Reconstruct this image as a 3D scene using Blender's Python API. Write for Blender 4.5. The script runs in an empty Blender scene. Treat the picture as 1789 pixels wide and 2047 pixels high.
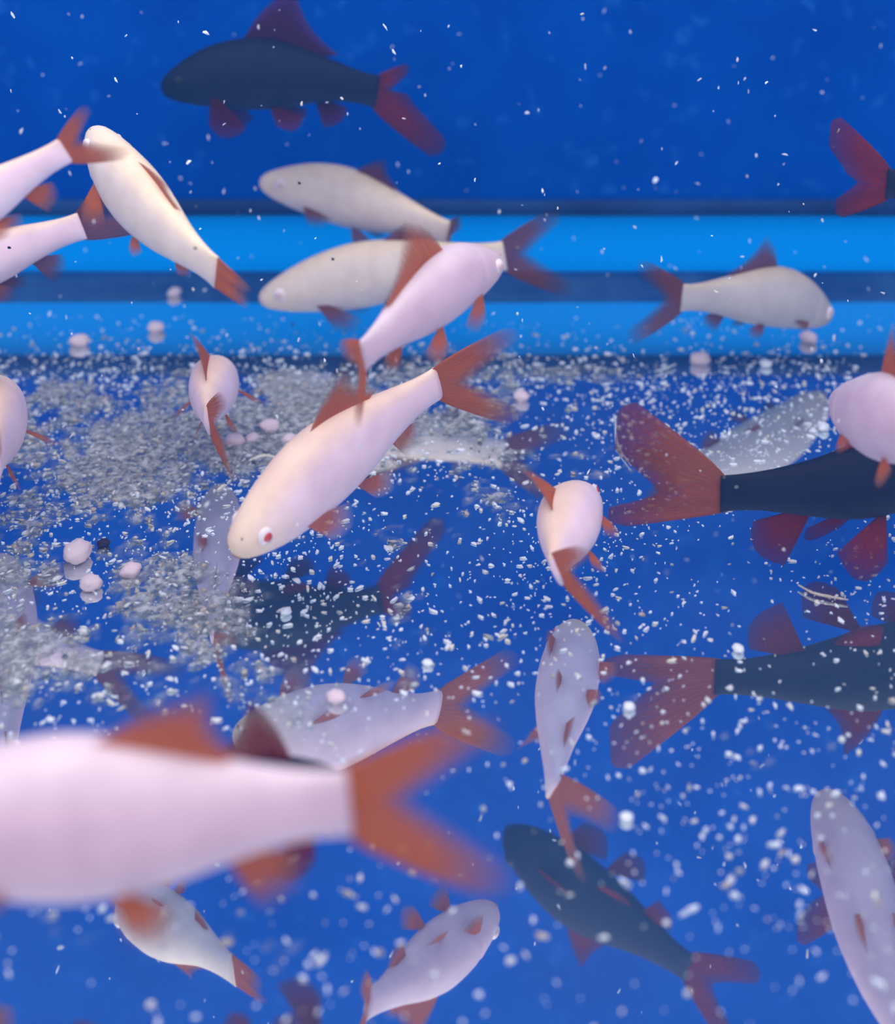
import bpy, bmesh, math, random
from mathutils import Vector, Matrix, noise

random.seed(7)
scene = bpy.context.scene
COL = scene.collection

# ------------------------------------------------------------------ camera
IMG_W, IMG_H = 1789.0, 2047.0
FPX = 2600.0                      # focal length in pixels of the full frame
PITCH = math.radians(8.0)
PP_Y = 65.4                       # image row of the optical axis
WALL_Y = 0.55                     # camera to back pane
JOINT_ROW = 575.0                 # row where back pane meets the floor
CAM_H = WALL_Y * math.tan(PITCH + math.atan((JOINT_ROW - PP_Y) / FPX))

cam = bpy.data.cameras.new('camera')
cam_o = bpy.data.objects.new('camera', cam)
COL.objects.link(cam_o)
cam_o.location = (0, 0, CAM_H)
cam_o.rotation_euler = (math.pi / 2 - PITCH, 0, 0)
cam.sensor_fit = 'VERTICAL'
cam.sensor_height = 36.0
cam.sensor_width = 36.0
cam.lens = FPX / IMG_H * 36.0
cam.shift_y = -((IMG_H / 2) - PP_Y) / IMG_H
cam.clip_start = 0.005
cam.clip_end = 20
cam.dof.use_dof = True
cam.dof.focus_distance = 0.36
cam.dof.aperture_fstop = 9.5
scene.camera = cam_o

# ------------------------------------------------------------------ light
scene.view_settings.view_transform = 'Standard'
scene.view_settings.look = 'None'
scene.view_settings.gamma = 1.0
scene.view_settings.use_curve_mapping = False
scene.view_settings.exposure = -0.04

world = bpy.data.worlds.new('world')
scene.world = world
world.use_nodes = True
bg = world.node_tree.nodes['Background']
bg.inputs['Color'].default_value = (0.93, 0.90, 0.95, 1)
bg.inputs['Strength'].default_value = 1.25

def area(name, loc, rot, sx, sy, power, color):
    l = bpy.data.lights.new(name, 'AREA')
    l.shape = 'RECTANGLE'; l.size = sx; l.size_y = sy
    l.energy = power; l.color = color
    o = bpy.data.objects.new(name, l)
    o.location = loc; o.rotation_euler = rot
    COL.objects.link(o)
    return o
# the tank's hood lamp, lying over the water
area('hood_lamp_light', (0, 0.20, 0.47), (0, 0, 0), 1.0, 0.30, 3.9, (1.0, 0.92, 0.90))

# ------------------------------------------------------------------ helpers
def ray(x, y):
    """world direction of a pixel of the 1789x2047 frame"""
    cx = (x - IMG_W / 2) / FPX
    cy = (PP_Y - y) / FPX
    c, s = math.cos(PITCH), math.sin(PITCH)
    return Vector((cx, c + cy * s, -s + cy * c))

def floor_at(x, y):
    d = ray(x, y)
    return Vector((0, 0, CAM_H)) + d * (CAM_H / -d.z)

def P(x, y, row):
    """point seen at pixel (x, y) standing over the floor seen at that row"""
    Y = floor_at(IMG_W / 2, row).y
    d = ray(x, y)
    return Vector((0, 0, CAM_H)) + d * (Y / d.y)

def tag(o, label=None, cat=None, group=None, kind=None):
    if label: o['label'] = label
    if cat: o['category'] = cat
    if group: o['group'] = group
    if kind: o['kind'] = kind
    return o

def mesh_obj(name, verts, faces, mat, parent=None, smooth=True, uvs=None):
    me = bpy.data.meshes.new(name)
    me.from_pydata([tuple(v) for v in verts], [], faces)
    if uvs is not None:
        uvl = me.uv_layers.new(name='UVMap')
        for lp in me.loops:
            uvl.data[lp.index].uv = uvs[lp.vertex_index]
    if smooth:
        for p in me.polygons: p.use_smooth = True
    me.materials.append(mat)
    me.update()
    o = bpy.data.objects.new(name, me)
    COL.objects.link(o)
    if parent: o.parent = parent
    return o

def interp(tab, t):
    for (a, va), (b, vb) in zip(tab, tab[1:]):
        if t <= b:
            f = (t - a) / (b - a)
            return va + (vb - va) * f
    return tab[-1][1]

def smooth_interp(tab, t):
    xs = [a for a, _ in tab]; ys = [b for _, b in tab]
    n = len(xs)
    for i in range(n - 1):
        if t <= xs[i + 1] or i == n - 2:
            h = xs[i + 1] - xs[i]
            def slope(k):
                if k == 0: return (ys[1] - ys[0]) / (xs[1] - xs[0])
                if k == n - 1: return (ys[-1] - ys[-2]) / (xs[-1] - xs[-2])
                return (ys[k + 1] - ys[k - 1]) / (xs[k + 1] - xs[k - 1])
            f = min(max((t - xs[i]) / h, 0), 1)
            m0, m1 = slope(i) * h, slope(i + 1) * h
            return ((2*f**3 - 3*f**2 + 1) * ys[i] + (f**3 - 2*f**2 + f) * m0
                    + (-2*f**3 + 3*f**2) * ys[i + 1] + (f**3 - f**2) * m1)

# ------------------------------------------------------------------ materials
def new_mat(name):
    m = bpy.data.materials.new(name)
    m.use_nodes = True
    nt = m.node_tree
    nt.nodes.clear()
    out = nt.nodes.new('ShaderNodeOutputMaterial')
    return m, nt, out

def N(nt, kind, **kw):
    n = nt.nodes.new(kind)
    for k, v in kw.items():
        if k in n.inputs: n.inputs[k].default_value = v
        else: setattr(n, k, v)
    return n

def ramp(nt, stops):
    n = nt.nodes.new('ShaderNodeValToRGB')
    el = n.color_ramp.elements
    el[0].position, el[0].color = stops[0]
    el[1].position, el[1].color = stops[-1]
    for pos, c in stops[1:-1]:
        e = el.new(pos); e.color = c
    return n

def c4(r, g, b): return (r, g, b, 1)

def plain(name, col, rough=0.6, spec=0.3, noise_scale=None, col2=None):
    m, nt, out = new_mat(name)
    b = N(nt, 'ShaderNodeBsdfPrincipled', Roughness=rough)
    b.inputs['Specular IOR Level'].default_value = spec
    b.inputs['Base Color'].default_value = c4(*col)
    if noise_scale:
        tc = N(nt, 'ShaderNodeTexCoord')
        nz = N(nt, 'ShaderNodeTexNoise', Scale=noise_scale, Detail=4.0)
        r = ramp(nt, [(0.35, c4(*col)), (0.7, c4(*col2))])
        nt.links.new(tc.outputs['Object'], nz.inputs['Vector'])
        nt.links.new(nz.outputs['Fac'], r.inputs['Fac'])
        nt.links.new(r.outputs['Color'], b.inputs['Base Color'])
    nt.links.new(b.outputs['BSDF'], out.inputs['Surface'])
    return m

def wall_material():
    m, nt, out = new_mat('blue_back_panel')
    tc = N(nt, 'ShaderNodeTexCoord')
    nz = N(nt, 'ShaderNodeTexNoise', Scale=22.0, Detail=6.0)
    r = ramp(nt, [(0.3, c4(0.000, 0.046, 0.35)), (0.75, c4(0.000, 0.074, 0.46))])
    # pale smudges of film on the pane
    n2 = N(nt, 'ShaderNodeTexNoise', Scale=130.0, Detail=2.0)
    r2 = ramp(nt, [(0.60, c4(0, 0, 0)), (0.78, c4(0.45, 0.45, 0.45))])
    mx = N(nt, 'ShaderNodeMix', data_type='RGBA'); mx.inputs[7].default_value = c4(0.02, 0.16, 0.60)
    b = N(nt, 'ShaderNodeBsdfDiffuse')
    nt.links.new(tc.outputs['Object'], nz.inputs['Vector'])
    nt.links.new(tc.outputs['Object'], n2.inputs['Vector'])
    nt.links.new(nz.outputs['Fac'], r.inputs['Fac'])
    nt.links.new(n2.outputs['Fac'], r2.inputs['Fac'])
    nt.links.new(r2.outputs['Color'], mx.inputs[0])
    nt.links.new(r.outputs['Color'], mx.inputs[6])
    nt.links.new(mx.outputs[2], b.inputs['Color'])
    nt.links.new(b.outputs['BSDF'], out.inputs['Surface'])
    return m

def floor_material():
    # bottom pane: blue painted underside, the pane itself mirrors the tank
    m, nt, out = new_mat('mirroring_blue_glass_floor')
    tc = N(nt, 'ShaderNodeTexCoord')
    nz = N(nt, 'ShaderNodeTexNoise', Scale=14.0, Detail=5.0)
    r = ramp(nt, [(0.35, c4(0.07, 0.16, 0.34)), (0.7, c4(0.14, 0.24, 0.42))])
    d = N(nt, 'ShaderNodeBsdfDiffuse')
    g = N(nt, 'ShaderNodeBsdfGlossy', Roughness=0.02)
    g.inputs['Color'].default_value = c4(0.93, 0.98, 1.0)
    mx = N(nt, 'ShaderNodeMixShader'); mx.inputs['Fac'].default_value = 0.86
    nt.links.new(tc.outputs['Object'], nz.inputs['Vector'])
    nt.links.new(nz.outputs['Fac'], r.inputs['Fac'])
    nt.links.new(r.outputs['Color'], d.inputs['Color'])
    nt.links.new(d.outputs['BSDF'], mx.inputs[1])
    nt.links.new(g.outputs['BSDF'], mx.inputs[2])
    nt.links.new(mx.outputs['Shader'], out.inputs['Surface'])
    return m

def body_material(name, back, flank, belly, head, rough=0.45, spec=0.3):
    m, nt, out = new_mat(name)
    uv = N(nt, 'ShaderNodeUVMap')
    sep = N(nt, 'ShaderNodeSeparateXYZ')
    nt.links.new(uv.outputs['UV'], sep.inputs['Vector'])
    r = ramp(nt, [(0.05, c4(*belly)), (0.45, c4(*flank)), (0.75, c4(*flank)), (0.97, c4(*back))])
    nt.links.new(sep.outputs['Y'], r.inputs['Fac'])
    hr = ramp(nt, [(0.03, c4(1, 1, 1)), (0.24, c4(0, 0, 0))])
    nt.links.new(sep.outputs['X'], hr.inputs['Fac'])
    mixc = N(nt, 'ShaderNodeMix', data_type='RGBA')
    nt.links.new(hr.outputs['Color'], mixc.inputs[0])
    nt.links.new(r.outputs['Color'], mixc.inputs[6])
    mixc.inputs[7].default_value = c4(*head)
    # mottling and fine scale relief
    tc = N(nt, 'ShaderNodeTexCoord')
    nz = N(nt, 'ShaderNodeTexNoise', Scale=140.0, Detail=3.0)
    nt.links.new(tc.outputs['Object'], nz.inputs['Vector'])
    mot = N(nt, 'ShaderNodeMix', data_type='RGBA', blend_type='MULTIPLY')
    mr = ramp(nt, [(0.3, c4(0.88, 0.86, 0.88)), (0.65, c4(1, 1, 1))])
    nt.links.new(nz.outputs['Fac'], mr.inputs['Fac'])
    mot.inputs[0].default_value = 1.0
    nt.links.new(mixc.outputs[2], mot.inputs[6])
    nt.links.new(mr.outputs['Color'], mot.inputs[7])
    vor = N(nt, 'ShaderNodeTexVoronoi', Scale=900.0)
    nt.links.new(tc.outputs['Object'], vor.inputs['Vector'])
    bp = N(nt, 'ShaderNodeBump', Strength=0.12, Distance=0.0003)
    nt.links.new(vor.outputs['Distance'], bp.inputs['Height'])
    b = N(nt, 'ShaderNodeBsdfPrincipled', Roughness=rough)
    b.inputs['Specular IOR Level'].default_value = spec
    nt.links.new(mot.outputs[2], b.inputs['Base Color'])
    nt.links.new(bp.outputs['Normal'], b.inputs['Normal'])
    nt.links.new(b.outputs['BSDF'], out.inputs['Surface'])
    return m

def fin_material(name, base, tip, a0, a1, rays=16.0):
    """thin fin: coloured at the root, clear towards the margin, with rays"""
    m, nt, out = new_mat(name)
    uv = N(nt, 'ShaderNodeUVMap')
    sep = N(nt, 'ShaderNodeSeparateXYZ')
    nt.links.new(uv.outputs['UV'], sep.inputs['Vector'])
    r = ramp(nt, [(0.0, c4(*base)), (0.5, c4(*base)), (1.0, c4(*tip))])
    nt.links.new(sep.outputs['Y'], r.inputs['Fac'])
    al = ramp(nt, [(0.0, c4(a0, a0, a0)), (0.5, c4(a0 * 0.9, a0 * 0.9, a0 * 0.9)), (1.0, c4(a1, a1, a1))])
    nt.links.new(sep.outputs['Y'], al.inputs['Fac'])
    mu = N(nt, 'ShaderNodeMath', operation='MULTIPLY'); mu.inputs[1].default_value = rays * 2 * math.pi
    sn = N(nt, 'ShaderNodeMath', operation='SINE')
    nt.links.new(sep.outputs['X'], mu.inputs[0]); nt.links.new(mu.outputs[0], sn.inputs[0])
    ma = N(nt, 'ShaderNodeMath', operation='MULTIPLY_ADD'); ma.inputs[1].default_value = 0.10; ma.inputs[2].default_value = 0.92
    nt.links.new(sn.outputs[0], ma.inputs[0])
    am = N(nt, 'ShaderNodeMath', operation='MULTIPLY', use_clamp=True)
    nt.links.new(ma.outputs[0], am.inputs[0]); nt.links.new(al.outputs['Color'], am.inputs[1])
    d = N(nt, 'ShaderNodeBsdfDiffuse'); tl = N(nt, 'ShaderNodeBsdfTranslucent')
    nt.links.new(r.outputs['Color'], d.inputs['Color']); nt.links.new(r.outputs['Color'], tl.inputs['Color'])
    m1 = N(nt, 'ShaderNodeMixShader'); m1.inputs['Fac'].default_value = 0.4
    nt.links.new(d.outputs['BSDF'], m1.inputs[1]); nt.links.new(tl.outputs['BSDF'], m1.inputs[2])
    tr = N(nt, 'ShaderNodeBsdfTransparent')
    m2 = N(nt, 'ShaderNodeMixShader')
    nt.links.new(am.outputs[0], m2.inputs['Fac'])
    nt.links.new(tr.outputs['BSDF'], m2.inputs[1]); nt.links.new(m1.outputs['Shader'], m2.inputs[2])
    nt.links.new(m2.outputs['Shader'], out.inputs['Surface'])
    return m

M = {}
M['wall'] = wall_material()
M['floor'] = floor_material()
def strip_material():
    # unpainted blue glass under the panel: takes the room light from behind as well
    m, nt, out = new_mat('azure_glass_strip')
    d = N(nt, 'ShaderNodeBsdfDiffuse'); t = N(nt, 'ShaderNodeBsdfTranslucent'); mx = N(nt, 'ShaderNodeMixShader')
    for q in (d, t): q.inputs['Color'].default_value = c4(0.0, 0.33, 1.0)
    mx.inputs['Fac'].default_value = 0.6
    nt.links.new(d.outputs[0], mx.inputs[1]); nt.links.new(t.outputs[0], mx.inputs[2]); nt.links.new(mx.outputs[0], out.inputs['Surface'])
    return m
M['bright_strip'] = strip_material()
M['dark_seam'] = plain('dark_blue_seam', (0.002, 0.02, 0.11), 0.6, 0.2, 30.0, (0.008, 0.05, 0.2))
M['silicone'] = plain('silicone_bead', (0.003, 0.045, 0.20), 0.5, 0.1, 60.0, (0.02, 0.09, 0.27))
M['albino'] = body_material('albino_skin', (0.92, 0.66, 0.52), (0.90, 0.67, 0.76), (0.76, 0.64, 0.82), (0.94, 0.72, 0.54))
M['albino_pink'] = body_material('albino_skin_pink', (0.68, 0.54, 0.60), (0.68, 0.48, 0.58), (0.62, 0.49, 0.63), (0.70, 0.53, 0.56))
M['albino_warm'] = body_material('albino_skin_cream', (0.88, 0.70, 0.50), (0.84, 0.70, 0.62), (0.72, 0.66, 0.70), (0.88, 0.70, 0.56))
M['albino_grey'] = body_material('albino_skin_greyish', (0.58, 0.48, 0.38), (0.53, 0.48, 0.48), (0.48, 0.45, 0.48), (0.56, 0.46, 0.40))
M['black'] = body_material('black_skin', (0.012, 0.012, 0.022), (0.014, 0.014, 0.03), (0.03, 0.03, 0.055), (0.014, 0.014, 0.024), 0.6, 0.08)
M['fin_orange'] = fin_material('orange_fin', (0.60, 0.17, 0.055), (0.36, 0.16, 0.11), 0.93, 0.05)
M['fin_clear'] = fin_material('clear_fin', (0.55, 0.17, 0.08), (0.50, 0.45, 0.55), 0.75, 0.05)
M['fin_brown'] = fin_material('brown_fin', (0.28, 0.08, 0.05), (0.12, 0.06, 0.07), 0.80, 0.06)
M['fin_rust'] = fin_material('rust_fin', (0.42, 0.11, 0.05), (0.24, 0.05, 0.04), 0.94, 0.45)
M['fin_red'] = fin_material('dark_red_fin', (0.26, 0.028, 0.02), (0.16, 0.02, 0.025), 0.92, 0.42)
M['fin_maroon'] = fin_material('maroon_fin', (0.09, 0.012, 0.022), (0.15, 0.015, 0.03), 0.92, 0.4)
M['eye_white'] = plain('eye_white', (0.85, 0.75, 0.78), 0.15, 0.6)
M['eye_pale'] = plain('eye_pale', (0.70, 0.48, 0.50), 0.15, 0.6)
M['eye_red'] = plain('eye_red', (0.62, 0.05, 0.04), 0.12, 0.6)
M['eye_black'] = plain('eye_black', (0.01, 0.01, 0.015), 0.4, 0.15)
M['mouth'] = plain('mouth', (0.42, 0.24, 0.18), 0.5, 0.3)
M['flake'] = plain('white_flake', (0.74, 0.78, 0.84), 0.4, 0.5)
M['flake_warm'] = plain('cream_flake', (0.74, 0.70, 0.60), 0.5, 0.4)
M['pellet'] = plain('pink_pellet', (0.66, 0.50, 0.56), 0.8, 0.2, 300.0, (0.80, 0.66, 0.70))
M['pellet_dark'] = plain('dark_pellet', (0.03, 0.015, 0.04), 0.7, 0.2)
M['mulm'] = plain('mulm', (0.26, 0.27, 0.27), 0.9, 0.05, 160.0, (0.50, 0.48, 0.44))
M['thread'] = plain('pale_thread', (0.7, 0.72, 0.75), 0.6, 0.2)

# ------------------------------------------------------------------ the tank
def box(name, x0, x1, y0, y1, z0, z1, mat):
    v = [(x, y, z) for x in (x0, x1) for y in (y0, y1) for z in (z0, z1)]
    f = [(0, 1, 3, 2), (4, 6, 7, 5), (0, 4, 5, 1), (2, 3, 7, 6), (0, 2, 6, 4), (1, 5, 7, 3)]
    return mesh_obj(name, v, f, mat, smooth=False)

HX = 0.60
TOP = 0.42
h_seam0 = P(895, 430, JOINT_ROW).z      # lower edge of the dark line
h_seam1 = P(895, 398, JOINT_ROW).z
h_bead = P(895, 545, JOINT_ROW).z
tag(box('floor', -HX, HX, 0.03, WALL_Y + 0.02, -0.012, 0.0, M['floor']), kind='structure')
tag(box('wall_back', -HX, HX, WALL_Y, WALL_Y + 0.012, h_seam1 - 0.0008, TOP, M['wall']), kind='structure')
tag(box('wall_left', -HX - 0.012, -HX, 0.03, WALL_Y + 0.012, 0, TOP, M['wall']), kind='structure')
tag(box('wall_right', HX, HX + 0.012, 0.03, WALL_Y + 0.012, 0, TOP, M['wall']), kind='structure')

def strip(name, prof, mat):
    """extrude a (y, z) profile along the back pane; nx steps with slight waviness"""
    nx = 60
    verts, faces = [], []
    k = len(prof)
    for i in range(nx + 1):
        x = -HX + 2 * HX * i / nx
        for j, (y, z) in enumerate(prof):
            wob = 0.0006 * noise.noise(Vector((x * 18, j * 3.1, 4.0)))
            verts.append((x, y, z + wob * (1 if 0 < j < k - 1 else 0)))
    for i in range(nx):
        for j in range(k - 1):
            a = i * k + j
            faces.append((a, a + k, a + k + 1, a + 1))
    return tag(mesh_obj(name, verts, faces, mat), kind='structure')

# a bright blue strip set in below the panel, slightly dished
n = 10
strip('trim_1', [(WALL_Y + 0.004 + 0.004 * math.sin(math.pi * i / n), (h_seam0 + 0.002) * i / n) for i in range(n + 1)], M['bright_strip'])
# dark lower edge of the panel
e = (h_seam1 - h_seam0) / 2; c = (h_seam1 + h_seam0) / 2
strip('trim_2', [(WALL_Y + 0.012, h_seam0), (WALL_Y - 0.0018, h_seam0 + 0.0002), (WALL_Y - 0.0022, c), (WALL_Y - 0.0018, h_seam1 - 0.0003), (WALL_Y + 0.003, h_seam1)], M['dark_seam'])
# silicone bead in the corner
strip('trim_3', [(WALL_Y + 0.002, h_bead), (WALL_Y - 0.001, h_bead * 0.95), (WALL_Y - 0.003, h_bead * 0.6),
                 (WALL_Y - 0.0045, h_bead * 0.25), (WALL_Y - 0.006, 0.0)], M['silicone'])

# water: fills the tank, faintly cloudy
def water():
    m, nt, out = new_mat('cloudy_water')
    sc = N(nt, 'ShaderNodeVolumeScatter', Density=0.34, Anisotropy=0.2)
    sc.inputs['Color'].default_value = c4(0.03, 0.28, 1.0)
    ab = N(nt, 'ShaderNodeVolumeAbsorption', Density=0.8)
    ab.inputs['Color'].default_value = c4(0.30, 0.45, 0.75)
    ad = N(nt, 'ShaderNodeAddShader')
    nt.links.new(sc.outputs[0], ad.inputs[0]); nt.links.new(ab.outputs[0], ad.inputs[1])
    nt.links.new(ad.outputs[0], out.inputs['Volume'])
    o = box('water', -HX - 0.02, HX + 0.02, -0.06, WALL_Y + 0.03, -0.02, 0.40, m)
    tag(o, 'clear blue water filling the fish tank', 'water', kind='stuff')
    return o
WATER = water()

# ------------------------------------------------------------------ fish
UP = [(0, .03), (.012, .20), (.035, .34), (.08, .50), (.15, .69), (.25, .90), (.38, 1.05), (.5, 1.03), (.62, .89), (.75, .69), (.88, .52), (.96, .47), (1, .48)]
DN = [(0, .03), (.012, .22), (.035, .36), (.08, .52), (.15, .70), (.25, .86), (.38, .97), (.5, .95), (.62, .82), (.75, .60), (.88, .44), (.96, .43), (1, .46)]
WD = [(0, .03), (.012, .22), (.035, .36), (.08, .50), (.15, .63), (.25, .73), (.38, .76), (.5, .71), (.62, .58), (.75, .40), (.88, .24), (.96, .15), (1, .10)]

def catmull(pts, t):
    n = len(pts) - 1
    f = t * n
    i = min(int(f), n - 1); f -= i
    p1, p2 = pts[i], pts[i + 1]
    p0 = pts[i - 1] if i > 0 else p1 * 2 - p2
    p3 = pts[i + 2] if i + 2 <= n else p2 * 2 - p1
    return 0.5 * ((2 * p1) + (p2 - p0) * f + (2*p0 - 5*p1 + 4*p2 - p3) * f*f + (3*p1 - p0 - 3*p2 + p3) * f**3)

class Spine:
    def __init__(self, pts, roll, up=None):
        self.dense = [catmull(pts, i / 200) for i in range(201)]
        self.cum = [0.0]
        for a, b in zip(self.dense, self.dense[1:]): self.cum.append(self.cum[-1] + (b - a).length)
        self.L = self.cum[-1]
        self.roll = roll
        self.up = Vector(up) if up else Vector((0, 0, 1))
    def at(self, t):
        s = t * self.L
        lo, hi = 0, 200
        while hi - lo > 1:
            mid = (lo + hi) // 2
            if self.cum[mid] <= s: lo = mid
            else: hi = mid
        f = (s - self.cum[lo]) / max(self.cum[hi] - self.cum[lo], 1e-9)
        return self.dense[lo].lerp(self.dense[hi], f)
    def frame(self, t):
        a, b = self.at(max(t - .04, 0)), self.at(min(t + .04, 1))
        T = (b - a).normalized()
        U = (self.up - T * self.up.dot(T)).normalized()
        U = Matrix.Rotation(self.roll, 3, T) @ U
        return T, U, T.cross(U).normalized()

def sheet(name, rows, mat, parent, thick):
    """rows[u][v] grid of points, u across the rays, v root to margin"""
    nu, nv = len(rows), len(rows[0])
    verts = [p for r in rows for p in r]
    uvs = [(i / (nu - 1), j / (nv - 1)) for i in range(nu) for j in range(nv)]
    faces = [(i * nv + j, (i + 1) * nv + j, (i + 1) * nv + j + 1, i * nv + j + 1) for i in range(nu - 1) for j in range(nv - 1)]
    o = mesh_obj(name, verts, faces, mat, parent, uvs=uvs)
    s = o.modifiers.new('thickness', 'SOLIDIFY'); s.thickness = thick; s.offset = 0
    return o

def make_fish(name, label, group, pts, body, k=1.0, wk=1.0, roll=0.0, up=None,
              fin='fin_orange', fin2=None, eye='albino', dorsal=None, tail=None,
              pect=(1.0, 1.0), pelv=(1.0, 1.0), anal=1.0, pect_drop=0.5, pect_fan=(12, 62), detail=True):
    pts = [p if isinstance(p, Vector) else P(*p) for p in pts]
    sp = Spine(pts, roll, up)
    L = sp.L
    hd = 0.135 * L * k
    root = bpy.data.objects.new(name, None)
    root.empty_display_size = 0.01
    COL.objects.link(root)
    base = sp.at(0.5)
    root.location = base
    tag(root, label, 'fish', group)
    fin2 = fin2 or fin
    def loc(p): return p - base
    # body: one continuous lofted skin
    ts = [0.0, .006, .014, .025, .04, .06, .085, .115, .15, .185, .21, .222, .234, .25] + [.25 + .75 * i / 30 for i in range(1, 31)]
    ns = 28
    verts, faces, uvs = [], [], []
    for t in ts:
        T, U, S = sp.frame(t)
        c = sp.at(t)
        hu, hv, w = smooth_interp(UP, t) * hd, smooth_interp(DN, t) * hd, smooth_interp(WD, t) * hd * wk
        gill = 1.0 + (0.025 if .185 < t < .215 else (-0.02 if .22 <= t < .24 else 0))
        for i in range(ns):
            a = 2 * math.pi * i / ns
            ca, sa = math.cos(a), math.sin(a)
            ca = math.copysign(abs(ca) ** 0.9, ca)
            p = c + S * (w * ca * gill) + U * ((hu if sa > 0 else hv) * sa)
            verts.append(loc(p)); uvs.append((t, 0.5 + 0.5 * sa))
    nr = len(ts)
    for j in range(nr - 1):
        for i in range(ns):
            a, b = j * ns + i, j * ns + (i + 1) % ns
            faces.append((a, b, b + ns, a + ns))
    faces.append(tuple(reversed(range(ns))))
    faces.append(tuple((nr - 1) * ns + i for i in range(ns)))
    bo = mesh_obj('body', verts, faces, M[body], root, uvs=uvs)
    th = 0.0035 * L
    # eyes
    if detail:
        for sgn in (-1, 1):
            t = .105
            T, U, S = sp.frame(t); c = sp.at(t)
            w = smooth_interp(WD, t) * hd * wk
            ctr = c + S * (sgn * w * 0.93) + U * (0.10 * hd)
            def ball(nm, r, off, flat, mat, par):
                v, f = [], []
                nla, nlo = 8, 14
                for a in range(nla + 1):
                    ph = math.pi * a / nla
                    for b in range(nlo):
                        q = 2 * math.pi * b / nlo
                        d = S * sgn * math.cos(ph) * flat + T * math.sin(ph) * math.cos(q) + U * math.sin(ph) * math.sin(q)
                        v.append(loc(ctr + S * sgn * off + d * r))
                for a in range(nla):
                    for b in range(nlo):
                        f.append((a * nlo + b, a * nlo + (b + 1) % nlo, (a + 1) * nlo + (b + 1) % nlo, (a + 1) * nlo + b))
                return mesh_obj(nm, v, f, M[mat], par)
            r = 0.19 * hd + 0.004 * L
            e = ball('eye', r, 0, 0.5, 'eye_black' if eye == 'black' else 'eye_white', root)
            ball('pupil', r * 0.55, r * 0.36, 0.4, {'albino': 'eye_red', 'pale': 'eye_pale'}.get(eye, 'eye_black'), e)
        # nostrils
        T, U, S = sp.frame(.045); c = sp.at(.045)
        for sgn in (-1, 1):
            nn = (S * sgn * .62 + U * .78).normalized()
            cn = c + S * sgn * smooth_interp(WD, .045) * hd * wk * .62 + U * smooth_interp(UP, .045) * hd * .74
            t1, t2 = T, nn.cross(T)
            ring = [loc(cn + (t1 * math.cos(q) + t2 * math.sin(q) * .6) * .05 * hd + nn * h_) for h_ in (-.02 * hd, .02 * hd) for q in [2 * math.pi * z / 8 for z in range(8)]]
            mesh_obj('nostril', ring, [(z, (z + 1) % 8, 8 + (z + 1) % 8, 8 + z) for z in range(8)] + [tuple(range(8, 16)), tuple(range(7, -1, -1))],
                     M['eye_black' if eye == 'black' else 'mouth'], root)
        # mouth: a small underslung lip
        T, U, S = sp.frame(.02); c = sp.at(.012)
        v, f = [], []
        nu_, nv_ = 16, 6
        cc = c - U * (smooth_interp(DN, .012) * hd * 0.75) + T * 0.004 * L
        for i in range(nu_):
            a = 2 * math.pi * i / nu_
            ring = S * math.cos(a) * 0.14 * hd + T * math.sin(a) * 0.07 * hd
            rn = ring.normalized()
            for j in range(nv_):
                b = 2 * math.pi * j / nv_
                v.append(loc(cc + ring + (rn * math.cos(b) + U * math.sin(b)) * 0.035 * hd))
        for i in range(nu_):
            for j in range(nv_):
                f.append((i * nv_ + j, ((i + 1) % nu_) * nv_ + j, ((i + 1) % nu_) * nv_ + (j + 1) % nv_, i * nv_ + (j + 1) % nv_))
        mesh_obj('mouth', v, f, M['eye_black' if eye == 'black' else 'mouth'], root)
    # dorsal fin
    dd = dict(t0=.40, t1=.60, h=1.25, sweep=.75, lean=0.0, mat=fin, ua=.38)
    dd.update(dorsal or {})
    nu, nv = 25, 8
    rows = []
    T0, U0, S0 = sp.frame(dd['t0']); T1, U1, S1 = sp.frame(dd['t1'])
    b0 = sp.at(dd['t0']) + U0 * smooth_interp(UP, dd['t0']) * hd * 0.94
    b1 = sp.at(dd['t1']) + U1 * smooth_interp(UP, dd['t1']) * hd * 0.94
    blen = (b1 - b0).length
    Ul = (U0 + S0 * dd['lean']).normalized()
    apex = b0 + Ul * (dd['h'] * hd) + T0 * (blen * dd['sweep'])
    rear = b1 + U1 * 0.10 * hd + T1 * blen * 0.22
    for i in range(nu):
        u = i / (nu - 1)
        t = dd['t0'] + (dd['t1'] - dd['t0']) * u
        T, U, S = sp.frame(t)
        bp = sp.at(t) + U * smooth_interp(UP, t) * hd * 0.94
        ua = dd['ua']
        if u < ua:
            f = u / ua
            tp = (b0 + T0 * blen * 0.02).lerp(apex, f) + (Ul * 0.10 * hd * dd['h'] - T0 * blen * 0.06) * math.sin(math.pi * f)
        else:
            f = (u - ua) / (1 - ua)
            tp = apex.lerp(rear, f ** 1.1) - (Ul * hd * dd['h'] * 0.13 + T0 * blen * 0.07) * math.sin(math.pi * f)
        bulge = Vector((0, 0, 0))
        row = []
        for j in range(nv):
            v = j / (nv - 1)
            p = bp.lerp(tp, v) + bulge * math.sin(math.pi * v) + S * (0.010 * hd * math.sin(i * math.pi))
            row.append(loc(p + S * (0.02 * hd * math.sin(u * 9 + v * 3) * v)))
        rows.append(row)
    sheet('dorsal_fin', rows, M[dd['mat']], root, th)
    # tail fin
    td = dict(len=.30, up=.20, dn=.20, notch=.42, yaw=0.0, pitch=0.0, curl=0.0, lenup=1.0, lendn=1.0, mat=fin, twist=0.0, lobe=.62)
    td.update(tail or {})
    T, U, S = sp.frame(1.0); c = sp.at(0.985)
    Bk = T.copy()
    Bk.rotate(Matrix.Rotation(td['yaw'], 3, U)); Bk.rotate(Matrix.Rotation(td['pitch'], 3, S))
    Ut = (U - Bk * U.dot(Bk)).normalized()
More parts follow.
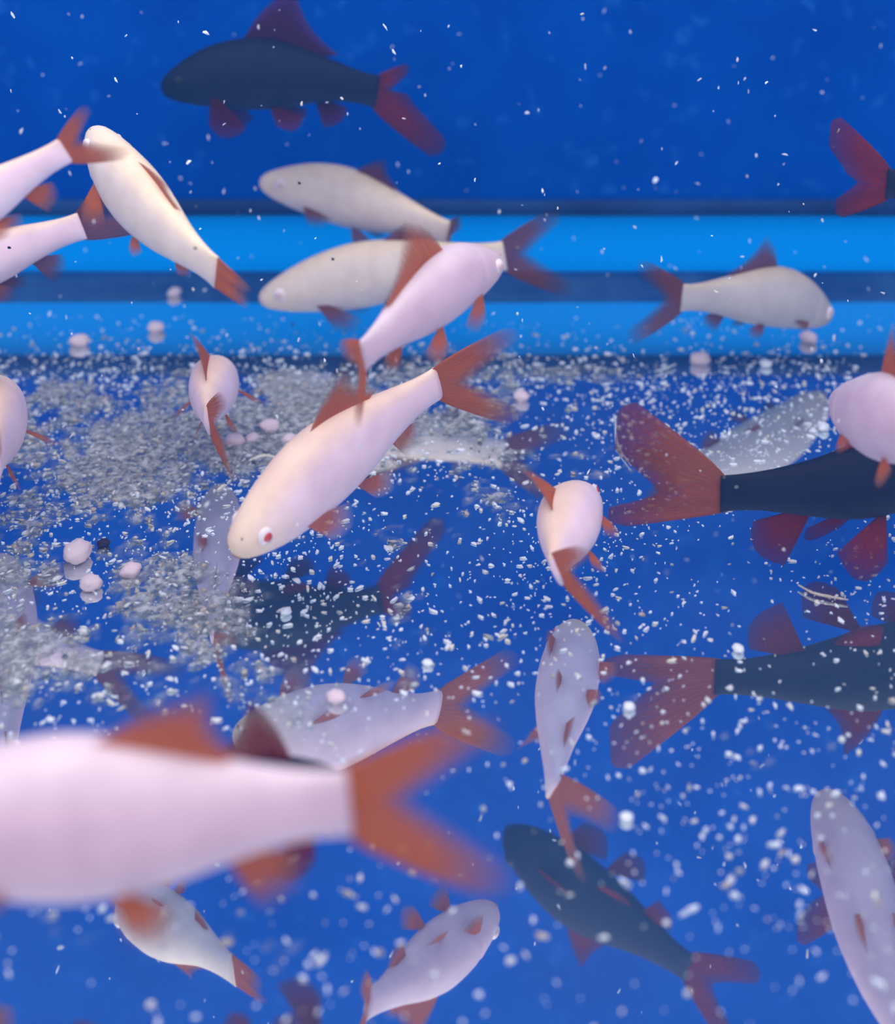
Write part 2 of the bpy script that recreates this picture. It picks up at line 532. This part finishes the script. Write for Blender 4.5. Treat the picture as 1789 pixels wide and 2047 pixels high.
    Ut = Matrix.Rotation(td['twist'], 3, Bk) @ Ut
    St = Bk.cross(Ut)
    hb = smooth_interp(UP, 1.0) * hd * 0.95
    nu, nv = 25, 9
    rows = []
    for i in range(nu):
        s = -1 + 2 * i / (nu - 1)
        a = abs(s)
        ln = td['len'] * L * (td['lenup'] if s > 0 else td['lendn'])
        sprd = L * (td['up'] if s > 0 else td['dn'])
        # lobes: longest near |s|=.86, rounded off at the outer edge
        prof = td['notch'] + (1 - td['notch']) * min(a / td['lobe'], 1) ** 1.15
        if a > .80: prof -= 0.16 * ((a - .80) / .20) ** 2
        row = []
        for j in range(nv):
            v = j / (nv - 1)
            bas = c + U * (s * hb)
            x = ln * prof * v
            y = s * hb + (math.copysign(a ** 0.85, s) * sprd - s * hb * 0.2) * (v ** 0.85) * (0.55 + 0.45 * prof)
            side = td['curl'] * L * (x / (td['len'] * L)) ** 2
            p = c + Bk * x + (U.lerp(Ut, v)) * y + St * (side + 0.006 * L * math.sin(s * 7) * v)
            row.append(loc(p))
        rows.append(row)
    sheet('tail_fin', rows, M[td['mat']], root, th)
    # fan fins
    def fan(nm, bp, T, O, size, a0, a1, mat, width, lenprof=(0.75, 1.0, 0.7), bend=None):
        nu, nv = 11, 7
        rows = []
        for i in range(nu):
            u = i / (nu - 1)
            ang = math.radians(a0 + (a1 - a0) * u)
            d = T * math.cos(ang) + O * math.sin(ang)
            ln = size * smooth_interp([(0, lenprof[0]), (.55, lenprof[1]), (1, lenprof[2])], u)
            b = bp - T * (width * (u - 0.5))
            row = []
            for j in range(nv):
                v = j / (nv - 1)
                q = b + d * (ln * v)
                if bend is not None: q = q + bend * (v * v * size)
                row.append(loc(q))
            rows.append(row)
        sheet(nm, rows, M[mat], root, th)
    for sgn, sc in zip((-1, 1), pect):
        if sc <= 0: continue
        T, U, S = sp.frame(.25)
        bp = sp.at(.25) + S * sgn * smooth_interp(WD, .25) * hd * wk * 0.80 - U * smooth_interp(DN, .25) * hd * 0.50
        O = (S * sgn * (1 - pect_drop) - U * pect_drop).normalized()
        fan('pectoral_fin', bp, T, O, 0.17 * L * sc, pect_fan[0], pect_fan[1], fin2, 0.02 * L, (1.0, .95, .6), bend=-U * 0.12)
    for sgn, sc in zip((-1, 1), pelv):
        if sc <= 0: continue
        T, U, S = sp.frame(.52)
        bp = sp.at(.52) + S * sgn * smooth_interp(WD, .52) * hd * wk * 0.45 - U * smooth_interp(DN, .52) * hd * 0.82
        O = (S * sgn * 0.55 - U * 0.85).normalized()
        fan('pelvic_fin', bp, T, O, 0.145 * L * sc, 18, 66, fin2, 0.02 * L, (.9, 1.0, .65))
    if anal > 0:
        T, U, S = sp.frame(.76)
        bp = sp.at(.76) - U * smooth_interp(DN, .76) * hd * 0.90
        fan('anal_fin', bp, T, -U, 0.14 * L * anal, 12, 64, fin2, 0.075 * L, (.55, .95, 1.0))
    return root

GA, GB = 'pale albino fish with orange fins', 'black fish with red fins'
rad = math.radians

def fish_all():
    # ---- black fish under the water's top edge, by the back panel
    make_fish('black_fish', 'black fish with tall dorsal fin swimming left in front of the blue back panel', GB,
        [(322, 176, 705), (450, 152, 705), (600, 156, 705), (755, 184, 705)], 'black', k=1.2, fin='fin_maroon', eye='black',
        dorsal=dict(t0=.38, t1=.72, h=1.45, sweep=.68), tail=dict(len=.30, up=.09, dn=.24, lenup=.5, lendn=1.35, yaw=rad(25), mat='fin_red'),
        pect_drop=.9, pect_fan=(50, 105), pect=(1.1, 1.1), pelv=(1.15, 1.15))
    # ---- albino fish at the upper left
    make_fish('albino_fish', 'pale fish at left edge whose red tail overlaps a head-up fish', GA,
        [(-260, 520, 1320), (-60, 415, 1320), (133, 300, 1320)], 'albino', k=.95, tail=dict(len=.24, up=.09, dn=.12, yaw=rad(-20), lendn=1.25))
    make_fish('albino_fish', 'slender cream fish slanting from upper left down to the bright blue strip', GA,
        [(185, 258, 1070), (250, 365, 1130), (345, 470, 1200), (432, 545, 1270)], 'albino_warm', eye='pale', k=.98, wk=.95,
        dorsal=dict(h=.45, sweep=.9, t0=.36, t1=.66), tail=dict(len=.22, up=.0, dn=.0, notch=.9, yaw=rad(2)), pelv=(.6, .6), anal=.5)
    make_fish('albino_fish', 'pale fish at left edge with brown see-through tail over the bright strip', GA,
        [(-260, 590, 900), (-60, 530, 900), (165, 452, 900)], 'albino', k=1.0, fin='fin_brown',
        dorsal=dict(t0=.36, t1=.58, h=1.3), tail=dict(len=.38, up=.14, dn=.15, pitch=rad(10)))
    # ---- middle group
    make_fish('albino_fish', 'cream fish facing left with its head against the deep blue panel', GA,
        [(518, 362, 640), (640, 382, 640), (780, 425, 660), (900, 470, 680)], 'albino_warm', eye='pale', k=1.05, fin='fin_brown',
        dorsal=dict(h=.8, t0=.46, t1=.66), tail=dict(len=.20, up=.12, dn=.12, yaw=rad(-55)), pect=(.8, .8))
    make_fish('albino_fish', 'cream fish facing left under another, dark forked tail showing behind a pink fish', GA,
        [(518, 598, 680), (640, 568, 685), (820, 535, 700), (1010, 512, 712)], 'albino_warm', eye='pale', k=.92, fin='fin_brown',
        dorsal=dict(h=.45, t0=.54, t1=.68), tail=dict(len=.25, up=.12, dn=.15), pect_drop=.8, pect_fan=(25, 60))
    make_fish('albino_fish', 'pink fish heading up right with spread ribbed dorsal fin, crossing two cream fish', GA,
        [(998, 520, 1192), (905, 560, 1250), (805, 640, 1320), (722, 715, 1385)], 'albino_pink', eye='pale', k=1.22,
        dorsal=dict(h=1.55, t0=.36, t1=.74, sweep=.62, ua=.30), tail=dict(len=.20, up=.15, dn=.19, yaw=rad(18)),
        pect_drop=.8, pect_fan=(35, 85), pelv=(1.3, 1.3))
    make_fish('albino_fish', 'large pink fish with red eye diving towards lower left in the middle', GA,
        [(462, 1104, 1290), (545, 1026, 1250), (640, 938, 1200), (760, 845, 1145), (876, 766, 1095)], 'albino', k=1.13,
        roll=rad(0), dorsal=dict(h=.85, t0=.42, t1=.68, sweep=.85), tail=dict(len=.33, up=.17, dn=.17, yaw=rad(-30), pitch=rad(-12)),
        pect_drop=.6, fin2='fin_clear')
    make_fish('albino_fish', 'small cream fish facing right over the floor edge at the back', GA,
        [(1656, 632, 712), (1570, 598, 735), (1480, 595, 752), (1362, 596, 772)], 'albino_grey', eye='pale', k=1.16, fin='fin_brown',
        dorsal=dict(h=1.1, t0=.44, t1=.70, sweep=.45), tail=dict(len=.30, up=.15, dn=.19), pelv=(.8, .8), anal=.8, pect=(.6, .6))
    # ---- right hand side
    make_fish('black_fish', 'black fish leaving at upper right corner, only its dark red forked tail in view', GB,
        [(2260, 400, 1160), (2000, 385, 1130), (1772, 368, 1110)], 'black', k=1.1, fin='fin_red', eye='black',
        tail=dict(len=.25, up=.25, dn=.12, notch=.62, lendn=.9, lenup=1.1, lobe=.45), anal=1.2)
    make_fish('black_fish', 'black fish at right edge with long orange red forked tail, bent upwards', GB,
        [(2010, 850, 1080), (1850, 915, 1120), (1680, 972, 1160), (1440, 988, 1172)], 'black', k=.92, fin='fin_red', eye='black',
        tail=dict(len=.36, up=.25, dn=.06, notch=.58, pitch=rad(4), lendn=.96, lenup=.95, lobe=.38, mat='fin_rust'), anal=1.35, pelv=(1.5, 1.5))
    make_fish('albino_fish', 'plump pale fish cut off by right edge above black fish', GA,
        [(1682, 800, 1200), (1745, 830, 1290), (1830, 850, 1425), (1960, 880, 1560)], 'albino_pink', k=1.05, wk=1.15, pect=(.6, .6), detail=False)
    make_fish('albino_fish', 'pale fish seen from behind swimming away, orange tail towards the viewer', GA,
        [(1160, 985, 1117), (1142, 1030, 1190), (1122, 1090, 1280), (1112, 1140, 1360)], 'albino', k=1.1, wk=1.3, roll=rad(24),
        dorsal=dict(h=1.5, sweep=.8, lean=.45), tail=dict(len=.36, up=.09, dn=.24, yaw=rad(36)))
    make_fish('albino_fish', 'small pale fish seen from behind with red dorsal stripe over sediment', GA,
        [(434, 745, 860), (428, 770, 925), (418, 805, 990), (416, 842, 1055)], 'albino', k=1.0, wk=1.15, roll=rad(6),
        dorsal=dict(h=1.4, t0=.34, t1=.68, lean=.40), tail=dict(len=.3, up=.14, dn=.17, yaw=rad(18)), pect_drop=.3, pect_fan=(40, 90))
    make_fish('albino_fish', 'pink fish seen from behind, half cut off by left edge of the picture', GA,
        [(-22, 800, 960), (-22, 835, 1040), (-20, 885, 1140), (-12, 945, 1230)], 'albino', k=1.15, wk=1.15, roll=rad(-4),
        pect_drop=.2, pect_fan=(50, 95))
    # ---- nearest fish, out of focus
    row = 2540
    make_fish('albino_fish', 'big blurred pink fish at lower left, orange forked tail, closest to the viewer', GA,
        [(-260, 1650, row), (0, 1640, row), (330, 1632, row), (700, 1606, row)], 'albino_pink', k=1.2,
        dorsal=dict(t0=.46, t1=.73, h=.80, sweep=1.0, ua=.6), tail=dict(len=.34, up=.13, dn=.20, notch=.42), anal=1.15, pelv=(.95, .95), pect=(.4, .4))
    row = 1860
    make_fish('black_fish', 'black fish hidden behind the big blurred fish, red dorsal fin tip showing', GB,
        [(745, 1592, row), (610, 1578, row), (440, 1572, row), (260, 1575, row)], 'black', k=.92, fin='fin_red', eye='black',
        dorsal=dict(t0=.33, t1=.60, h=2.15, sweep=.72), pect_drop=.95, pect_fan=(60, 100), pect=(1.6, 1.6))
    # ---- seen only as a reflection in the floor
    make_fish('black_fish', 'dark fish near the surface, visible as a reflection in the floor at lower right', GB,
        [(1020, -110, 820), (1170, -150, 862), (1320, -185, 895), (1440, -215, 925)], 'black', k=1.25, fin='fin_red', eye='black',
        pect_drop=.4, pect=(1.3, 1.3), pelv=(1.3, 1.3))
fish_all()

# ------------------------------------------------------------------ debris
def chip_mesh(name, seed, flat, jag):
    rnd = random.Random(seed)
    bm = bmesh.new()
    bmesh.ops.create_icosphere(bm, subdivisions=1, radius=1.0)
    sx, sy = rnd.uniform(.9, 2.0), rnd.uniform(.45, .9)
    for v in bm.verts:
        r = 1 + rnd.uniform(-jag, jag)
        v.co = Vector((v.co.x * sx * r, v.co.y * sy * r, v.co.z * flat * r))
    me = bpy.data.meshes.new(name)
    bm.to_mesh(me); bm.free()
    return me
CHIPS = [chip_mesh('flake', 100 + i, .45, .4) for i in range(10)]
for i, me in enumerate(CHIPS):
    me.materials.append(M['flake_warm' if i % 4 == 3 else 'flake'])
    
def link_copy(name, me, loc, rot, s, label, cat, group):
    o = bpy.data.objects.new(name, me)
    o.location = loc; o.rotation_euler = rot; o.scale = (s, s, s)
    COL.objects.link(o)
    return tag(o, label, cat, group)

def stuff_mesh(name, items, label, cat, mats, parent=None):
    """many chips joined: items = (loc, rot, size, variant)"""
    verts, faces, mi = [], [], []
    base = [([v.co.copy() for v in me.vertices], [tuple(p.vertices) for p in me.polygons]) for me in CHIPS]
    for loc, rot, s, var in items:
        bv, bf = base[var % len(base)]
        R = rot
        off = len(verts)
        for v in bv: verts.append(R @ (v * s) + loc)
        for f in bf: faces.append(tuple(off + q for q in f)); mi.append(1 if var % 4 == 3 else 0)
    o = mesh_obj(name, verts, faces, mats[0], smooth=False)
    o.data.materials.append(mats[1])
    o.data.polygons.foreach_set('material_index', mi)
    return tag(o, label, cat, kind='stuff')

def rot3(rnd, flat=False):
    if flat:
        return Matrix.Rotation(rnd.uniform(0, 6.28), 3, 'Z') @ Matrix.Rotation(rnd.uniform(-.5, .5), 3, 'X')
    return (Matrix.Rotation(rnd.uniform(0, 6.28), 3, 'Z') @ Matrix.Rotation(rnd.uniform(0, 3.14), 3, 'X')
            @ Matrix.Rotation(rnd.uniform(0, 6.28), 3, 'Y'))

def in_frame(p, m=20):
    d = p - Vector((0, 0, CAM_H))
    c, s = math.cos(PITCH), math.sin(PITCH)
    z = d.y * c - d.z * s
    if z <= 0.05: return False
    yy = d.y * s + d.z * c
    x = IMG_W / 2 + FPX * d.x / z; y = PP_Y - FPX * yy / z
    return m < x < IMG_W - m and m < y < IMG_H - m

def floor_debris():
    rnd = random.Random(11)
    items = []
    while len(items) < 17000:
        x, y = rnd.uniform(-.32, .32), rnd.uniform(.12, .515)
        n1 = noise.noise(Vector((x * 22, y * 22, 1.3)))
        n2 = noise.noise(Vector((x * 70, y * 70, 7.3)))
        dens = .42 + .55 * n1 + .35 * n2 + (0.22 if x < -.03 and y > .26 else 0)
        dens *= min(max((y - .12) / .24, .22), 1.0) * (1 if y < .46 else max(0.12, 1 - (y - .46) / .03))
        if rnd.random() > dens: continue
        s = (0.00022 + 0.00062 * rnd.random() ** 3.2) * (0.62 + 0.38 * min(y / .36, 1.15))
        items.append((Vector((x, y, s * .35)), rnd.uniform(0, 6.28), s, rnd.randrange(10)))
    items.sort(key=lambda q: -q[2] / q[0].y if in_frame(q[0]) else 0)
    for loc, a, s, var in items[:300]:
        link_copy('debris_flake', CHIPS[var], loc, (0, 0, a), s, 'tiny white debris flake lying on the blue tank floor', 'flake', 'flakes on the tank floor')
    stuff_mesh('debris_grains', [(l, Matrix.Rotation(a, 3, 'Z'), s, v) for l, a, s, v in items[300:]],
               'fine white grains scattered all over the blue tank floor', 'debris', (M['flake'], M['flake_warm']))
floor_debris()

def drifting():
    rnd = random.Random(23)
    items = []
    while len(items) < 2200:
        p = Vector((rnd.uniform(-.26, .26), rnd.uniform(.16, .53), rnd.uniform(.01, .33)))
        s = 0.00026 + 0.00042 * rnd.random() ** 2
        items.append((p, s, rnd.randrange(10)))
    vis = [q for q in items if in_frame(q[0]) and q[0].y > .27]
    vis.sort(key=lambda q: -q[1] / q[0].y)
    chosen = vis[:300]
    ids = set(id(q) for q in chosen)
    for p, s, var in chosen:
        link_copy('drifting_speck', CHIPS[var], p, (rnd.uniform(0, 3), rnd.uniform(0, 3), rnd.uniform(0, 6)), s,
                  'tiny white speck drifting in the water', 'speck', 'specks drifting in the water')
drifting()

# sediment: loose crumbs of mulm heaped in patches, mostly on the left
M['crumb_grey'] = plain('grey_crumb', (0.30, 0.33, 0.34), 0.9, 0.05, 900.0, (0.50, 0.50, 0.48))
M['crumb_beige'] = plain('beige_crumb', (0.40, 0.33, 0.28), 0.9, 0.05, 900.0, (0.62, 0.56, 0.48))
M['crumb_pale'] = plain('pale_crumb', (0.55, 0.58, 0.62), 0.9, 0.05, 900.0, (0.75, 0.74, 0.74))
def mulm_cover(x, y):
    v = (noise.noise(Vector((x * 16, y * 16, 2.2))) * .45 + noise.noise(Vector((x * 45, y * 45, 5.2))) * .4
         + noise.noise(Vector((x * 150, y * 150, 9.2))) * .35 + noise.noise(Vector((x * 420, y * 420, 1.2))) * .3)
    bias = -.45
    for cx, cy, rx, ry, g in ((-.115, .40, .08, .07, .58), (-.105, .285, .05, .035, .60), (-.045, .42, .05, .05, .40), (-.09, .33, .05, .04, .35),
                              (-.10, .215, .03, .02, .4), (.0, .44, .06, .03, .3), (.02, .37, .03, .02, .25)):
        bias += g * math.exp(-((x - cx) / rx) ** 2 - ((y - cy) / ry) ** 2)
    return v + bias
def film_material():
    m, nt, out = new_mat('mulm_film')
    at = N(nt, 'ShaderNodeAttribute', attribute_name='cover')
    tc = N(nt, 'ShaderNodeTexCoord')
    nz = N(nt, 'ShaderNodeTexNoise', Scale=420.0, Detail=3.0)
    r = ramp(nt, [(0.35, c4(0.20, 0.24, 0.28)), (0.5, c4(0.32, 0.32, 0.31)), (0.68, c4(0.52, 0.54, 0.56))])
    nt.links.new(tc.outputs['Object'], nz.inputs['Vector']); nt.links.new(nz.outputs['Fac'], r.inputs['Fac'])
    d = N(nt, 'ShaderNodeBsdfDiffuse'); t = N(nt, 'ShaderNodeBsdfTransparent'); mx = N(nt, 'ShaderNodeMixShader')
    mu = N(nt, 'ShaderNodeMath', operation='MULTIPLY', use_clamp=True)
    ns = N(nt, 'ShaderNodeMapRange'); ns.inputs[1].default_value = .3; ns.inputs[2].default_value = .62; ns.inputs[3].default_value = .15; ns.inputs[4].default_value = 1.0
    nt.links.new(nz.outputs['Fac'], ns.inputs[0])
    nt.links.new(at.outputs['Fac'], mu.inputs[0]); nt.links.new(ns.outputs[0], mu.inputs[1])
    nt.links.new(r.outputs['Color'], d.inputs['Color'])
    nt.links.new(mu.outputs[0], mx.inputs['Fac']); nt.links.new(t.outputs[0], mx.inputs[1]); nt.links.new(d.outputs[0], mx.inputs[2])
    nt.links.new(mx.outputs[0], out.inputs['Surface'])
    return m
def mulm():
    # soft film of settled dust, bumpy and thinning out at its edges
    x0, x1, y0, y1, step = -.26, .20, .17, .51, .0016
    nx, ny = int((x1 - x0) / step), int((y1 - y0) / step)
    cov = [[mulm_cover(x0 + i * step, y0 + k * step) for k in range(ny + 1)] for i in range(nx + 1)]
    verts, faces, idx, att = [], [], {}, []
    def vid(i, k):
        if (i, k) not in idx:
            idx[i, k] = len(verts)
            verts.append((x0 + i * step, y0 + k * step, 0.0002 + max(cov[i][k], 0) * 0.0035))
            att.append(min(max(cov[i][k] * 3.0, 0), .85))
        return idx[i, k]
    for i in range(nx):
        for k in range(ny):
            if max(cov[i][k], cov[i + 1][k], cov[i][k + 1], cov[i + 1][k + 1]) > 0:
                faces.append((vid(i, k), vid(i + 1, k), vid(i + 1, k + 1), vid(i, k + 1)))
    o = mesh_obj('mulm', verts, faces, film_material())
    a = o.data.attributes.new('cover', 'FLOAT', 'POINT')
    a.data.foreach_set('value', att)
    tag(o, 'grey brown fluffy sediment settled in patches on the tank floor', 'sediment', kind='stuff')
    # coarser crumbs lying in the film
    rnd = random.Random(41)
    base = [([v.co.copy() for v in me.vertices], [tuple(p.vertices) for p in me.polygons]) for me in CHIPS]
    verts, faces, mi = [], [], []
    count = 0
    while count < 7000:
        x, y = rnd.uniform(-.28, .28), rnd.uniform(.2, .505)
        d = mulm_cover(x, y)
        if rnd.random() > max(d, .006) * 1.3: continue
        count += 1
        sz = 0.00025 + 0.00075 * rnd.random() ** 2.6
        bv, bf = base[rnd.randrange(10)]
        R = rot3(rnd, True)
        off = len(verts)
        q = Vector((x, y, sz * .15 + min(max(d, 0), .5) * 0.003))
        for w in bv: verts.append(R @ Vector((w.x * sz, w.y * sz * 1.2, w.z * sz * .8)) + q)
        c_ = rnd.choice((0, 1, 2, 2))
        for f in bf: faces.append(tuple(off + z for z in f)); mi.append(c_)
    o = mesh_obj('sediment_crumbs', verts, faces, M['crumb_grey'])
    o.data.materials.append(M['crumb_beige']); o.data.materials.append(M['crumb_pale'])
    o.data.polygons.foreach_set('material_index', mi)
    tag(o, 'grey and beige crumbs strewn through the fluffy sediment', 'sediment', kind='stuff')
mulm()

# single pellets and stones that can be picked out
PELL = []
for i in range(5):
    rnd = random.Random(300 + i)
    bm = bmesh.new()
    bmesh.ops.create_icosphere(bm, subdivisions=3, radius=1.0)
    for v in bm.verts:
        d = 1 + .22 * noise.noise(v.co * 1.6 + Vector((i * 7, 0, 0))) + .10 * noise.noise(v.co * 5 + Vector((i * 3, 2, 0)))
        v.co = Vector((v.co.x * d * rnd.uniform(1.0, 1.0) * 1.15, v.co.y * d, v.co.z * d * .7))
    me = bpy.data.meshes.new('pellet'); bm.to_mesh(me); bm.free()
    for p in me.polygons: p.use_smooth = True
    me.materials.append(M['pellet'])
    PELL.append(me)

PELLETS = [
    (540, 862, 22, 'single oval pinkish pellet lying left of the diving fish'),
    (505, 884, 16, 'small pinkish pellet just below left of the oval pellet'),
    (470, 892, 22, 'lumpy pinkish pellet below the tail of the small rear-view fish'),
    (578, 886, 17, 'pinkish pellet touching the back of the diving fish'),
    (312, 663, 18, 'flat pinkish pellet near the back seam on the left'),
    (160, 690, 20, 'pale lump near the back seam at far left'),
    (155, 1118, 33, 'largest pink lump on the floor at left'),
    (182, 1176, 24, 'smooth pink pellet below the largest pink lump'),
    (262, 1150, 22, 'crumbly pinkish lump right of the largest pink lump'),
    (1042, 800, 17, 'white pink pellet right of the diving fish tail'),
    (1400, 727, 21, 'ragged pink crumb below the small cream fish'),
    (1615, 684, 19, 'pale crumb under the head of the small cream fish'),
    (1530, 733, 13, 'small white crumb right of the ragged pink crumb'),
    (349, 592, 15, 'small pink pellet in the dark seam at left'),
    (672, 1402, 20, 'pinkish crumb above the back of the big blurred fish'),
    (1258, 1418, 13, 'bright white grain left of the black fish reflection'),
    (1475, 1302, 13, 'bright white grain below the right black fish'),
    (1252, 1640, 14, 'bright white grain in the open floor at lower right'),
    (1645, 860, 14, 'bright pale pellet below left of the plump fish'),
    (855, 1330, 11, 'white grain on the floor below the diving fish'),
    (572, 1228, 12, 'white grain below the head of the diving fish'),
]
for i, (x, y, r, lab) in enumerate(PELLETS):
    p = floor_at(x, y)
    s = r * p.y / FPX / 1.1
    small = r < 15
    o = link_copy('food_pellet' if not small else 'white_grain', PELL[i % 5], p + Vector((0, 0, s * .6)), (0, 0, i * 1.3), s, lab, 'pellet', 'food pellets on the floor')
    if small:
        o.data = o.data.copy(); o.data.materials[0] = M['flake']
p = floor_at(207, 1092)
o = link_copy('dark_pellet', PELL[2].copy(), p + Vector((0, 0, .0009)), (0, 0, .4), .0016, 'small dark purple pellet beside the largest pink lump', 'pellet', None)
o.data.materials[0] = M['pellet_dark']

def thread(name, pix, radius, label, mat, lift=0.0006):
    pts = [floor_at(x, y) + Vector((0, 0, lift + radius)) for x, y in pix]
    v, f = [], []
    n, ns = 24, 6
    for i in range(n + 1):
        t = i / n
        c = catmull(pts, t); T = (catmull(pts, min(t + .02, 1)) - catmull(pts, max(t - .02, 0))).normalized()
        U = (Vector((0, 0, 1)) - T * T.z).normalized(); S = T.cross(U)
        r = radius * (0.35 + 0.65 * math.sin(math.pi * (0.08 + 0.84 * t))) * (1 + .3 * noise.noise(c * 900))
        for j in range(ns):
            a = 2 * math.pi * j / ns
            v.append(c + (S * math.cos(a) + U * math.sin(a)) * r)
    for i in range(n):
        for j in range(ns):
            f.append((i * ns + j, i * ns + (j + 1) % ns, (i + 1) * ns + (j + 1) % ns, (i + 1) * ns + j))
    tag(mesh_obj(name, v, f, M[mat]), label, 'thread')
thread('pale_thread', [(1232, 838), (1231, 872), (1240, 905), (1262, 936)], .00028, 'thin white curved thread left of the black fish tail', 'thread')
thread('waste_strand', [(1595, 1176), (1625, 1192), (1660, 1200), (1695, 1206)], .00038, 'short pale brown strand below the right black fish', 'crumb_beige')
thread('waste_strand', [(1308, 748), (1330, 742), (1350, 733)], .0004, 'short white strand left of the ragged pink crumb', 'thread')
thread('waste_strand', [(498, 928), (530, 918), (560, 926)], .0006, 'bent cream strand left of the diving fish', 'flake_warm')

# dark motes drifting in front of the pale fish
M['mote'] = plain('dark_mote', (0.02, 0.02, 0.05), 0.7, 0.1)
for x, y, row, lab in ((598, 366, 900, 'dark mote before the head of the upper cream fish'), (390, 496, 1330, 'dark mote before the tail of the slender slanting fish'),
                       (18, 495, 1100, 'dark mote before the left edge fish with brown tail'), (585, 649, 1400, 'dark mote beside the tail of the pink ribbed fish'),
                       (665, 518, 900, 'dark mote before the back of the lower cream fish')):
    q = P(x, y, row)
    me = CHIPS[2].copy(); me.materials.clear(); me.materials.append(M['mote'])
    link_copy('dark_mote', me, q, (1.2, .4, .8), 6 * q.y / FPX / 1.4, lab, 'mote', 'dark motes in the water')
